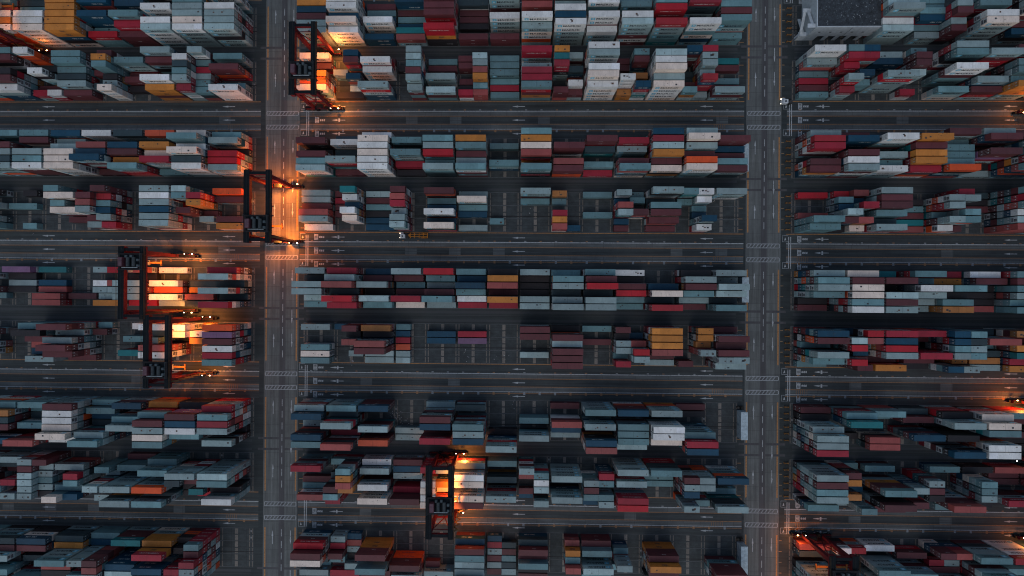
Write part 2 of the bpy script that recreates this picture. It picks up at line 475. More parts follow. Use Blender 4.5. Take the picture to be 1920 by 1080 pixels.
for k in range(-1, 5):
    v0 = 190.7 + 246.3 * k
    y = lambda dv: PY(v0 + dv)
    for a0, a1 in ((XW, LR + 3), (ML0 - 3, ML0 + 14 * PITCH + 3), (RL - 3, XE)):
        lanes.quad(a0, a1, y(17.8), y(1), Z[0], (0,0,0)); lanes.quad(a0, a1, y(42.3), y(27), Z[0], (0,0,0)); lanes.quad(a0, a1, y(68), y(52), Z[0], (0,0,0))
        strips.quad(a0, a1, y(27), y(17.8), Z[0], (0,0,0)); strips.quad(a0, a1, y(52), y(42.3), Z[0], (0,0,0))
        for dv, col, wd in ((0, ORANGE, .26), (17.8, WHITE, .32), (27.1, DIMO, .3), (42.2, DIMO, .3), (51.6, (.34,.36,.37), .3), (54.6, DIMO, .25)):
            mk.quad(a0, a1, y(dv) - wd/2, y(dv) + wd/2, Z[2], col)
        x = a0 + 5
        while x < a1 - 3:                 # small worn squares beside the runway strips
            mk.quad(x, x + 0.9, y(16.3), y(14.6), Z[2], random.choice((DIMO, DIMO, DIMW))); mk.quad(x, x + 0.9, y(55.0) - .5, y(52.4), Z[3], random.choice((DIMO, DIMO, DIMW)))
            x += 6.6 if a0 < ML0 + 1 or random.random() < .9 else 13.2
        x = a0 + 8
        while x < a1 - 6:                 # pale repair patches in the lanes
            if random.random() < .35: strips.quad(x, x + 5, y(41.5), y(28), Z[1], (0,0,0))
            x += 19
    # hatched crossings over the avenues
    for X0, X1 in ((XA0, XA1), (XB0, XB1)):
        for d0, d1 in ((18.2, 25.6), (44.0, 51.6)):
            ya, yb = y(d1), y(d0)
            for yy in (ya, yb): mk.quad(X0, X1, yy - .13, yy + .13, Z[3], (.34,.36,.37))
            for xx in (X0, X1): mk.quad(xx - .13, xx + .13, ya + .14, yb - .14, Z[3], WHITE)
            x = X0 + 0.5
            while x < X1 - 1.6:
                mk.poly([(x, ya + .15), (x + .5, ya + .15), (x + 1.5, yb - .15), (x + 1.0, yb - .15)], Z[3], (0.25, 0.265, 0.275)); x += 1.5
    # stop lines, waiting box and lane writing
    for xs in (PX(575, 540), PX(1480, 540)):
        for dx in (-.55, .30): mk.quad(xs + dx, xs + dx + .3, y(64), y(5), Z[3], WHITE)
        for va, vb in ((3, 14.5), (53, 64)):
            mk.quad(xs - 3.1, xs - .6, y(vb), y(vb) + .2, Z[3], DIMW); mk.quad(xs - 3.1, xs - .6, y(va), y(va) + .2, Z[3], DIMW); mk.quad(xs - 3.1, xs - 2.9, y(vb) + .21, y(va), Z[3], DIMW)
            yc = (y(va) + y(vb)) / 2
            mk.poly([(xs - 2.3, yc - .7), (xs - 1.5, yc - .5), (xs - 1.9, yc + .7)], Z[3], WHITE)
        for dv in (9, 34.5, 60):
            yc = y(dv); x0 = xs + 3.2
            for j in range(5): mk.quad(x0, x0 + 1.7, yc - 1.3 + j * .55, yc - 1.0 + j * .55, Z[3], WHITE)
            mk.quad(x0, x0 + .25, yc - 1.2, yc + 1.4, Z[4], WHITE); mk.quad(x0 + 1.4, x0 + 1.68, yc - 1.3, yc + .9, Z[4], WHITE)
            for j in range(3): mk.poly([(x0 + 2.1 + j * .8, yc - .35), (x0 + 2.7 + j * .8, yc - .5), (x0 + 2.75 + j * .8, yc + .45), (x0 + 2.2 + j * .8, yc + .3)], Z[3], WHITE)
            xa = x0 + 7.2                 # arrow with a cross bar
            mk.poly([(xa, yc), (xa + 2.5, yc - .38), (xa + 2.5, yc + .38)], Z[3], WHITE); mk.quad(xa + 2.5, xa + 6, yc - .12, yc + .12, Z[3], WHITE); mk.quad(xa + 3, xa + 3.7, yc - .8, yc + .7, Z[4], WHITE)
    for ux in (92, 430, 973, 1325, 1895):
        for dv in (9, 34.5, 60):
            xa = PX(ux - 13, v0 + dv); yc = y(dv)
            mk.poly([(xa, yc), (xa + 2.6, yc - .4), (xa + 2.6, yc + .4)], Z[3], WHITE); mk.quad(xa + 2.6, xa + 5.6, yc - .14, yc + .14, Z[3], WHITE)
    # zebra scratches
    for ux in (488, 1398, 1555):
        for j in range(6):
            x = PX(ux - 60) + j * .9; mk.quad(x, x + .2, y(51), y(43), Z[1] + .002, DIMO)
st('lane_asphalt', lanes, M_LANE); st('runway_strips', strips, M_STRIP)
# avenues run north-south
for (X0, X1), med in (((XA0, XA1), 530.5), ((XB0, XB1), 1431.5)):
    st('avenue', rect(X0 - .6, X1 + .6, YB, YT, Z[1]), M_AVE)
    xm = PX(med, 540); st('avenue_median', rect(xm - 1.25, xm + 1.25, YB, YT, Z[2]), M_AVED)
    for k in range(-1, 5):
        ya, yb = PY(190.7 + 246.3 * k + 66), PY(190.7 + 246.3 * (k + 1) - 3)
        for xx in (X0 + .25, X1 - .25): mk.quad(xx - .3, xx + .3, yb, ya, Z[2] + .001, (0.42, 0.20, 0.07))
        for dv in (-104.5, -84): bands.quad(X0 - 3, X1 + 3, PY(190.7 + 246.3*k + dv + 4.2), PY(190.7 + 246.3*k + dv), Z[2] + .002, (0,0,0))
        for dv in range(70, 240, 22):
            yy = PY(190.7 + 246.3 * k + dv); mk.quad(xm - .12, xm + .12, yy - 3, yy, Z[3], WHITE)
        for dv, dx, s in ((85, -3.9, 1), (85, 4.0, -1), (205, -3.9, 1), (205, 4.0, -1), (160, 4.0, -1)):
            yy = PY(190.7 + 246.3 * k + dv); xx = xm + dx
            mk.poly([(xx - .38, yy + s * .6), (xx + .38, yy + s * .6), (xx, yy + s * 3)][::s], Z[3], WHITE); mk.quad(xx - .13, xx + .13, min(yy - s * 3, yy + s * .6), max(yy - s * 3, yy + s * .6), Z[3], WHITE)
st('crossing_bands', bands, M_AVED)
# yard slabs under every block, corner pads, drain, gap runways
yard = Acc(); pads = Acc(); drains = Acc()
for bl, nv in NORTH.items():
    y0, y1 = PY(nv + 74), PY(nv)
    for a0, a1, xo in ((XW, LR, LR), (ML0, ML0 + 14 * PITCH, ML0), (RL, XE, RL)):
        yard.quad(a0 - 1.2, a1 + 1.2, y0, y1, Z[0], (0,0,0))
        drains.quad(a0 - 1.2, a1 + 1.2, PY(nv + 45.6), PY(nv + 44), Z[2], (0.006, 0.006, 0.007))
        for r in range(7): pads.quad(a0 - 1, a1 + 1, PY(nv) - r * ROWP - .07, PY(nv) - r * ROWP + .07, Z[1] + .001, (.03, .033, .036) if r % 2 else (.11, .115, .12))
        n0 = math.ceil((a0 - xo) / PITCH); n1 = math.floor((a1 - xo) / PITCH)
        for k in range(n0, n1 + 1):
            xb = xo + k * PITCH
            for r in range(6):
                ya = PY(nv) - r * ROWP - .25; c = random.uniform(.8, 1.15)
                cc = tuple(x * c for x in (0.19, 0.165, 0.14))
                if k < n1: pads.quad(xb + 6.05, xb + 7.35, ya - 2.35, ya, Z[1], cc)
                for dx in (-.95, .35): pads.quad(xb + dx, xb + dx + .45, ya - 2.35, ya, Z[1], tuple(x * .75 for x in cc))
                if random.random() < .12: pads.quad(xb - .35, xb + .3, ya - 1.5, ya - .7, Z[2], (.2, .2, .2))
for k in range(-1, 5):
    base = 190.7 + 246.3 * k
    for a0, a1 in ((XW, LR), (ML0, ML0 + 14 * PITCH), (RL, XE)):
        for dv in (-99.5, -83.5):
            pads.quad(a0, a1, PY(base + dv + 4.5), PY(base + dv), Z[0], (0.042, 0.046, 0.050))
        pads.quad(a0, a1, PY(base - 90.6), PY(base - 91.4), Z[0], (0.05, 0.05, 0.052))
st('yard_paving', yard, M_YARD); st('slot_pads', pads, M_MARK); st('drain_channel', drains, M_MARK)
# parking ticks and orange row ends beside the right avenue and west yard
for nv in NORTH.values():
    for r in range(4):
        yy = PY(nv + 8 + r * 20); mk.quad(PX(1463, 540), PX(1468.5, 540), yy - .12, yy + .12, Z[2], (0.32, 0.2, 0.1))
        mk.quad(ML0 - 2.6, ML0 - .9, yy - .12, yy + .12, Z[2], (0.30, 0.15, 0.06)); mk.quad(ML0 + 14*PITCH + .8, ML0 + 14*PITCH + 2.6, yy - .12, yy + .12, Z[2], (0.30, 0.15, 0.06))
st('road_markings', mk, M_MARK)
# litter on the empty slots: torn lashing and grit
lit = Acc()
for (u, v, n) in ((745, 775, 26), (752, 790, 22), (866, 668, 10), (940, 672, 10), (962, 760, 8), (1000, 400, 8), (655, 676, 10), (60, 428, 6), (1340, 380, 8), (372, 672, 6)):
    for _ in range(n):
        x, y = P(u + random.gauss(0, 7), v + random.gauss(0, 6)); s = random.uniform(.12, .35)
        lit.box(x, x + s, y, y + s * random.uniform(.4, 1), .02, .02 + s * .4, random.choice(((.5,.5,.5), (.3,.3,.32), (.2,.15,.1))))
tag(lit.obj('litter', M_MARK), 'scattered scraps of white litter on the bare slots', 'litter', kind='stuff')
# ---------------------------------------------------------------- shipping containers
PAL = dict(w=(208,207,203), g=(132,151,151), b=(95,129,133), d=(46,63,68), n=(12,62,84), t=(24,106,110), m=(90,44,48), r=(166,26,38),
           c=(146,32,48), o=(204,76,32), y=(182,114,48), k=(38,34,37), p=(122,88,118), h=(150,72,68))
CNAME = dict(w='off-white', g='grey-blue', b='steel-blue', d='slate', n='navy', t='teal', m='maroon', r='red', c='crimson', o='orange', y='ochre', k='brown-black', p='mauve', h='brick-pink')
LIFT = 1.05
RAMP = 'gggggggbbbmmmmhhwwwwrrnndkkyccto'
def colour(ch, var):
    c = lin(PAL[ch]); f = (1.0, 0.86, 1.12, 0.94)[var % 4]
    if ch == 'g' and var in (2, 6): f = 1.4
    if ch == 'w' and var in (1, 5, 9): c = lin((216, 196, 180)); f = 1.05
    g = sum(c) / 3
    return tuple(min(0.8, (x * (1 if var % 4 != 1 else .9) + (g * .1 if var % 4 == 1 else 0)) * f * LIFT) for x in c)
W2 = 1.219
def body(L, H, c, var=0, mark=False):
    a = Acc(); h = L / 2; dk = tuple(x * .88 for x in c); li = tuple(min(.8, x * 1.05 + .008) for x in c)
    a.box(-h + .05, h - .05, -W2 + .035, W2 - .035, .14, H - .02, c)
    for sx in (-1, 1):
        x0, x1 = sorted((sx * h, sx * (h - .16)))
        for sy in (-1, 1):
            y0, y1 = sorted((sy * W2, sy * (W2 - .16)))
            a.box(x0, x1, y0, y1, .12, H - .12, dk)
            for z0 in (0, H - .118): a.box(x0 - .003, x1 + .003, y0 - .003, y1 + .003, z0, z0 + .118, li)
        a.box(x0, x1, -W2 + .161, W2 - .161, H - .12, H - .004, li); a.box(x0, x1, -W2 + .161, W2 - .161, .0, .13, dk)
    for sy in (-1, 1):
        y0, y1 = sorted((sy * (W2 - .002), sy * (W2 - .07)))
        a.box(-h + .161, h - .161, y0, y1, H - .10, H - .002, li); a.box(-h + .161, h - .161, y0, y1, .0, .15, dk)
    rr = random.Random(int(L * 7 + c[0] * 9999 + var * 31 + c[2] * 777))
    z = H - .016
    if var in (1, 3, 6): a.quad(-.06, .06, -W2 + .08, W2 - .08, z, tuple(x * .55 for x in c))
    if mark:
        for _ in range((1, 2, 0, 3, 0, 0, 1, 0, 2, 0, 0, 0)[var]):
            x = rr.uniform(-h + 1, h - 1.4); y = rr.uniform(-.9, .5); s_ = rr.uniform(.25, .9)
            a.quad(x, x + s_, y, y + s_ * rr.uniform(.4, 1), z + .003, rr.choice(((.03, .035, .04), (.06, .05, .045), (.10, .05, .03))))
        if var in (2, 10): a.quad(h - 3.2, h - .3, -W2 + .1, W2 - .1, z + .003, tuple(min(.8, x * 1.18) for x in c))
    return a
def doorset(L, H, c):            # two leaves and four lock rods on the +x end
    a = Acc(); x = L / 2 - .03
    for y0, y1 in ((-1.04, -.02), (.02, 1.04)): a.box(x, x + .045, y0, y1, .16, H - .15, tuple(v * .93 for v in c))
    for y in (-.82, -.28, .28, .82): a.box(x + .05, x + .09, y - .025, y + .025, .18, H - .17, (.34, .34, .33))
    for y in (-.55, .55): a.box(x + .046, x + .05, y - .16, y + .16, H * .55, H * .72, (.45, .45, .44))
    return a
def cooler(L, H):                # refrigeration machinery on the -x end
    a = Acc(); x = -L / 2 + .03
    a.box(x - .05, x, -1.0, 1.0, .2, H - .2, (.42, .43, .43)); a.box(x - .09, x - .051, -.75, .3, H * .52, H - .35, (.03, .03, .035))
    a.cyl((x - .11, -.25, H * .72), (x - .091, -.25, H * .72), .33, (.12, .12, .12)); a.box(x - .08, x - .051, -.8, .7, .35, H * .42, (.10, .10, .11))
    return a
_tx = {}
def text(s, h, width):           # flat letter outlines as arrays, x to the right, y up
    k = (s, h, width)
    if k not in _tx:
        cu = bpy.data.curves.new('t', 'FONT'); cu.body = s; cu.resolution_u = 1; cu.size = 1; cu.offset = 0.012
        o = bpy.data.objects.new('t', cu); COL.objects.link(o); bpy.context.view_layer.update()
        me = bpy.data.meshes.new_from_object(o.evaluated_get(bpy.context.evaluated_depsgraph_get()))
        v = np.array([q.co[:] for q in me.vertices]); l = []; n = []
        for p in me.polygons: l += list(p.vertices); n.append(len(p.vertices))
        bpy.data.objects.remove(o); bpy.data.curves.remove(cu); bpy.data.meshes.remove(me)
        v[:, 0] -= v[:, 0].min(); v[:, 1] -= v[:, 1].min(); v[:, 0] *= width / v[:, 0].max(); v[:, 1] *= h / v[:, 1].max()
        _tx[k] = (v, l, n)
    return _tx[k]
DARK = (.035, .045, .06); WH = (.62, .62, .6)
def lettering(L, H, ch):         # on the -y side, read from outside; x runs right
    a = Acc(); y = -(W2 + .004)
    def tx(s, x, z, h, wd, c):
        v, l, n = text(s, h, wd); a.add(np.stack([v[:, 0] + x, np.full(len(v), y), v[:, 1] + z], 1), l, n, [c] * len(n))
    def sq(x, z, w_, h_, c, dy=0): a.add([(x, y - dy, z), (x + w_, y - dy, z), (x + w_, y - dy, z + h_), (x, y - dy, z + h_)], [0,1,2,3], [4], [c])
    def star(x, z, r, c):
        p = [(x + (r if i % 2 == 0 else r * .45) * math.sin(math.pi * i / 7), y - .004, z + (r if i % 2 == 0 else r * .45) * math.cos(math.pi * i / 7)) for i in range(14)]
        a.add(p, list(range(13, -1, -1)), [14], [c])
    big = L > 8
    if ch in 'gwb':
        if big: sq(-5.0, .6, 1.6, 1.5, (.08, .42, .60)); star(-4.2, 1.35, .58, WH); tx('MAERSK', -2.9, .7, 1.3, 7.2, (.02, .028, .04))
        else: sq(-2.4, .9, .8, .8, (.10, .42, .58)); star(-2.0, 1.3, .32, WH); tx('MAERSK', -1.4, .95, .7, 3.6, DARK)
    elif ch in 'rc': tx('HAMBURG SÜD', -4.0 if big else -2.2, 1.0, .8, 8.0 if big else 4.4, WH)
    elif ch == 'n': tx('CMA CGM', -1.0 if big else -1.8, 1.0, .85, 4.6 if big else 3.6, WH)
    elif ch == 'y': tx('msc', -.9, .85, 1.3, 2.1, DARK)
    elif ch == 'd': tx('MAERSK', -2.6 if big else -1.4, .9, .8, 5.2 if big else 3.2, (.01, .015, .02))
    elif ch == 'o': tx('Hapag-Lloyd', -2.4, 1.0, .9, 5.6 if big else 4.4, (.05, .05, .12))
    elif ch in 'mh': tx('tex', -1.1, 1.55, .5, 1.6, WH)
    elif ch == 't': tx('CHINA SHIPPING', -3.4 if big else -2.4, 1.1, .7, 6.4 if big else 4.6, WH)
    elif ch == 'k': tx('TRITON', 1.5 if big else -.6, 1.5, .55, 2.6, WH)
    else: tx('ONE', -1.6, .9, 1.1, 3.2, WH)
    return a
# ---- read the yard plan: bays, six rows each, tiers and colours from the top down
stacks = []
for line in PLAN.strip().splitlines():
    f = line.split(); bl, sec = f[0][0], f[0][1]; k = float(f[1])
    x0 = LR - (k + 1) * PITCH if sec == 'L' else (ML0 + k * PITCH if sec == 'M' else RL + k * PITCH)
    for r, tok in enumerate(f[2:8]):
        yc = PY(NORTH[bl]) - r * ROWP - ROWP / 2
        halves = tok.split('/')
        for hi, hk in enumerate(halves):
            if hk == '0': continue
            n = int(hk[0]); cols = hk[1:]
            L = 6.06 if len(halves) == 2 else 12.19
            xc = x0 + .4 + (L / 2 if hi == 0 else 12.19 - L / 2)
            rs = random.Random(hash_ := (ord(bl) * 7919 + ord(sec) * 31 + int(k * 100) * 17 + r * 5 + hi))
            same = rs.random() < .3
            seq = list(cols)
            while len(seq) < n: seq.append(seq[-1] if same and rs.random() < .75 else rs.choice(RAMP))
            stacks.append(dict(bl=bl, sec=sec, k=k, r=r, hi=hi, half=len(halves) == 2, n=n, seq=seq[:n], x=xc, y=yc, L=L, rs=rs))
height = {}
for s in stacks:
    for h in ((0, 1) if not s['half'] else (s['hi'],)): height[(s['bl'], s['sec'], s['k'], s['r'], h)] = s['n']
boxes = []
for s in stacks:
    rs = s['rs']; z = 0.02; south = s['y'] > 0
    for tier in range(s['n']):                       # tier 0 is on the ground
        ch = s['seq'][s['n'] - 1 - tier]
        H = 2.591 if rs.random() < .04 and tier < s['n'] - 1 and s['n'] < 4 else 2.896
        var = rs.randrange(12)
        nb = height.get((s['bl'], s['sec'], s['k'], s['r'] + (1 if south else -1), s['hi']), 0)
        boxes.append(dict(s=s, tier=tier, ch=ch, H=H, z=z, var=var, x=s['x'] + rs.uniform(-.10, .10), y=s['y'] + rs.uniform(-.06, .06),
             L=s['L'], open=tier >= nb, south=south, end=rs.random(), txt=rs.random()))
        z += H + .015
# ---- which containers show largest: cast a coarse grid of camera rays at the boxes
vs = []; fs = []
for i, b_ in enumerate(boxes):
    h = b_['L'] / 2; x, y, z, H = b_['x'], b_['y'], b_['z'], b_['H']; q = len(vs)
    vs += [(x-h,y-W2,z),(x+h,y-W2,z),(x+h,y+W2,z),(x-h,y+W2,z),(x-h,y-W2,z+H),(x+h,y-W2,z+H),(x+h,y+W2,z+H),(x-h,y+W2,z+H)]
    fs += [(q+4,q+5,q+6,q+7),(q,q+1,q+5,q+4),(q+1,q+2,q+6,q+5),(q+2,q+3,q+7,q+6),(q+3,q,q+4,q+7)]
bvh = BVHTree.FromPolygons(vs, fs)
seen = [0] * len(boxes); org = Vector((0, 0, CAM_H))
for j in range(0, 288):
    for i in range(0, 512):
        d = CAMROT @ Vector((((i + .5) * 3.75 - 960) / FPX, (540 - (j + .5) * 3.75) / FPX, -1.0))
        hit = bvh.ray_cast(org, d)
        if hit[2] is not None: seen[hit[2] // 5] += 1
order = sorted(range(len(boxes)), key=lambda i: -seen[i])
chosen = set(order[:300])
print('boxes', len(boxes), 'visible', sum(1 for q in seen if q > 0), 'cut', seen[order[299]])
ORD = ['one', 'two', 'three', 'four', 'five', 'six']
BAYN = ['one', 'two', 'three', 'four', 'five', 'six', 'seven', 'eight', 'nine', 'ten', 'eleven', 'twelve', 'thirteen', 'fourteen', 'fifteen']
BLK = dict(zip('ABCDEFGHI', ('first', 'second', 'third', 'fourth', 'fifth', 'sixth', 'seventh', 'eighth', 'ninth')))
YARD = dict(L='left yard', M='middle yard', R='right yard')
def label(b_):
    s = b_['s']; up = s['n'] - 1 - b_['tier']; k = s['k']
    bays = sorted({q['k'] for q in stacks if q['bl'] == s['bl'] and q['sec'] == s['sec']}, reverse=s['sec'] == 'L')
    if s['sec'] == 'L': bay = 'bay ' + BAYN[sorted(bays).index(k)] + ' from avenue'
    else: bay = 'bay ' + BAYN[sorted(bays).index(k)]
    where = ('top' if up == 0 else ('second' if up == 1 else ('third' if up == 2 else ORD[up] + 'th')) + ' down')
    half = ('short ', ('west ' if s['hi'] == 0 else 'east ')) if s['half'] else ('', '')
    if s['sec'] == 'L': bay = 'bay ' + BAYN[sorted(bays).index(k)] + ' from avenue'
    return f"{half[0]}{CNAME[b_['ch']]} container, {where}, row {ORD[s['r']]}, {half[1]}{bay}, {YARD[s['sec']]}, {BLK[s['bl']]} block"
cache = {}
def proto(kind, key, fn):
    if (kind, key) not in cache: cache[(kind, key)] = fn()
    return cache[(kind, key)]
rest = Acc(); LETT = {'west': 1}
for i, b_ in enumerate(boxes):
    c = colour(b_['ch'], b_['var']); key = (b_['L'], b_['H'], b_['ch'], b_['var'])
    e_east = b_['x'] < 0; doors = b_['end'] < .7; cool = b_['ch'] in 'wg' and b_['end'] >= .62
    flip = (doors and not e_east) or (cool and not doors and e_east)      # turn the container end for end
    show_txt = b_['open'] and b_['txt'] < .88 and (b_['ch'] not in 'mkhb' or b_['txt'] < .45)
    if i in chosen:
        me = proto('body', key, lambda: body(b_['L'], b_['H'], c, b_['var'], b_['ch'] in 'wgby').mesh('shipping_container', PAINT))
        o = link('shipping_container', me, None, (b_['x'], b_['y'], b_['z'])); o.rotation_euler = (0, 0, math.pi if flip else 0)
        tag(o, label(b_), 'container', 'stacked shipping containers')
        link('door', proto('door', key, lambda: doorset(b_['L'], b_['H'], c).mesh('door', METAL)), o)
        if cool: link('cooling_unit', proto('cool', key[:2], lambda: cooler(b_['L'], b_['H']).mesh('cooling_unit', METAL)), o)
        if show_txt:
            tkey = (b_['L'], b_['ch'] if b_['ch'] not in 'gwb' else 'g')
            q = link('lettering', proto('text', tkey, lambda: lettering(b_['L'], 2.9, b_['ch']).mesh('lettering', LETTER)), o)
            if b_['south'] == flip: q.rotation_euler = (0, 0, math.pi)
    elif b_['z'] > -1:
        parts = [proto('a', key, lambda: body(b_['L'], b_['H'], c, b_['var'], b_['ch'] in 'wgby').arrays())]
        if doors: parts.append(proto('b', key, lambda: doorset(b_['L'], b_['H'], c).arrays()))
        if cool: parts.append(proto('c', key[:2], lambda: cooler(b_['L'], b_['H']).arrays()))
        sg = -1 if flip else 1
        for v, l, n, cc in parts:
            v2 = v.copy(); v2[:, 0] = v[:, 0] * sg + b_['x']; v2[:, 1] = v[:, 1] * sg + b_['y']; v2[:, 2] += b_['z']; rest.add(v2, l, n, cc)
        if show_txt:
            tkey = (b_['L'], b_['ch'] if b_['ch'] not in 'gwb' else 'g'); sg = 1 if b_['south'] else -1
            v, l, n, cc = proto('t', tkey, lambda: lettering(b_['L'], 2.9, b_['ch']).arrays())
            v2 = v.copy(); v2[:, 0] = v[:, 0] * sg + b_['x']; v2[:, 1] = v[:, 1] * sg + b_['y']; v2[:, 2] += b_['z']; rest.add(v2, l, n, cc)
tag(rest.obj('container_stacks', PAINT), 'the remaining stacked shipping containers of mixed colours', 'containers', kind='stuff')
# ---------------------------------------------------------------- rubber tyred gantry cranes
DR = (0.10, 0.014, 0.020); DKT = (0.008, 0.012, 0.015); BLK_ = (0.02, 0.02, 0.022); GRY = (0.07, 0.09, 0.10)
HS = 11.75; GZ = 23.0
pm = {}
def part(name, key, fn, parent, mat=METAL, loc=(0,0,0), rz=0):
    if (name, key) not in pm:
        a = Acc(); fn(a); pm[(name, key)] = a.mesh(name, mat)
    o = link(name, pm[(name, key)], parent, loc); o.rotation_euler = (0, 0, rz); return o
def girder(a):
    a.box(-.82, .82, -14.2, 14.2, GZ - 1.9, GZ, DR)
    a.box(-.86, .86, -14.25, 14.25, GZ + .003, GZ + .09, DKT)
    a.box(-.12, .12, -14, 14, GZ + .09, GZ + .22, BLK_)                     # rail
    y = -13
    while y < 13.1: a.box(-.87, -.823, y, y + .12, GZ - 1.45, GZ - .02, DR); y += 2.6
def walkway(a):
    a.box(.9, 1.5, -14.2, 14.2, GZ - .1, GZ - .03, DKT)
    for x in (1.48,):
        for z in (.5, 1.0): a.box(x, x + .05, -14.2, 14.2, GZ + z, GZ + z + .05, (.10, .06, .03))
        y = -14.1
        while y < 14.2: a.box(x, x + .05, y, y + .05, GZ - .03, GZ + 1.0, (.10, .06, .03)); y += 1.55
def leg(sy):
    def f(a):
        a.beam((0, sy * (HS + .0), GZ - 1.5), (0, sy * HS, 3.0), 1.6, 1.7, DR, (0, 1, 0), 1.05, 1.2)
        a.box(-.75, .75, sy * HS - .8, sy * HS + .8, GZ - 2.3, GZ - 1.52, DR)
    return f
def brace(sy):
    def f(a):
        y = sy * HS
        a.box(-3.2, 3.2, y - .3, y + .3, 9.2, 9.9, DR)
        for s in (-1, 1): a.beam((s * 3.6, y, GZ - 2.2), (0, y, 9.9), .3, .3, DR, (0, 1, 0)); a.beam((s * 3.4, y, 3.2), (0, y, 9.2), .3, .3, DR, (0, 1, 0))
        a.beam((-3.6, y, GZ - 3), (3.6, y, GZ - 3), .25, .25, DR)
    return f
def sill(a):
    a.box(-7.6, 7.6, -.55, .55, 1.75, 2.9, DR); a.box(-7.55, 7.55, -.45, .45, 2.903, 2.96, DKT)
    for x in (-6.4, 6.4): a.box(x - 1.9, x + 1.9, -.5, .5, 1.05, 1.72, BLK_)
    for x in (-2.4, 3.1): a.box(x - .8, x + .8, -1.2, -.56, 1.5, 3.4, DKT)
def wheel(a): a.cyl((0, -.38, 0), (0, .38, 0), .78, BLK_, 16); a.cyl((0, -.4, 0), (0, .4, 0), .32, (.25, .25, .25), 10)
def endbeam(a): a.box(-3.17, 3.17, -.6, .6, GZ - 1.5, GZ - .25, DR); a.box(-3.15, 3.15, -.55, .55, GZ - .247, GZ - .2, DKT)
def trolley(a):
    a.box(-4.9, 4.9, -3.3, -2.7, GZ + .35, GZ + .95, BLK_); a.box(-4.9, 4.9, 2.7, 3.3, GZ + .35, GZ + .95, BLK_)
    for x in (-4.4, 4.4): a.box(x - .35, x + .35, -2.7, 2.7, GZ + .3, GZ + .9, BLK_)
    a.box(-4.0, 4.0, -2.68, 2.68, GZ + .55, GZ + .6, DKT)
    a.box(-3.6, -1.9, -1.9, 1.6, GZ + .6, GZ + 2.5, (.10, .03, .04)); a.box(-3.5, -2.0, -1.8, 1.5, GZ + 2.503, GZ + 2.6, (.12, .07, .085))
    for x in (-.4, 1.9): a.cyl((x, -1.9, GZ + 1.5), (x, 1.7, GZ + 1.5), .62, (.05, .06, .065), 14)
    for x, y in ((3.4, -1.6), (3.4, .6), (.8, 2.1), (-1.2, 2.0)): a.box(x - .45, x + .45, y - .45, y + .45, GZ + .6, GZ + 1.6, GRY)
    for x in (-4.6, 4.6):
        for yy in (-3.2, 3.2): a.box(x - .03, x + .03, yy - .03, yy + .03, GZ + .9, GZ + 2.1, GRY)
        a.box(x - .03, x + .03, -3.2, 3.2, GZ + 2.05, GZ + 2.1, GRY)
    a.box(-3, 3.2, -2.4, -2.2, GZ + 1.2, GZ + 1.4, (.35, .4, .42))
def cab(a):
    a.box(-4.6, -2.9, -1.0, 1.2, GZ - 4.2, GZ - 1.9, (.35, .40, .42)); a.box(-4.62, -4.6, -.8, 1.0, GZ - 3.8, GZ - 2.4, (.02, .03, .04))
    a.box(-4.4, -3.1, 1.2, 1.22, GZ - 4.0, GZ - 2.3, (.02, .03, .04))
def ropes(z): 
    def f(a):
        for x in (-2.2, 2.2):
            for y in (-.7, .7): a.beam((x * .6, y, GZ + .5), (x, y, z + .5), .06, .06, (.1, .1, .1), (0, 1, 0))
    return f
def spreader(a):
    a.box(-6.05, 6.05, -.35, .35, 0, .45, (.16, .07, .02)); 
    for x in (-6.0, 6.0): a.box(x - .2, x + .2, -1.2, 1.2, -.02, .42, (.16, .07, .02))
    a.box(-1.4, 1.4, -1.0, 1.0, .451, .9, (.15,.15,.15))
def stair(a):
    for i in range(9):
        s = 1 if i % 2 else -1; z = 3 + i * 2.1; a.beam((s * -.9, 0, z), (s * .9, 0, z + 2.1), .6, .1, (.10, .06, .03)); a.box(s * .9 - .35, s * .9 + .35, -.35, .35, z + 2.1, z + 2.16, (.10, .06, .03))
def hood(a): a.box(-.3, .3, -.2, .2, 0, .18, (.05, .05, .05))
def bulb(a): a.box(-.22, .22, -.14, .14, -.06, -.004, (1, 1, 1))
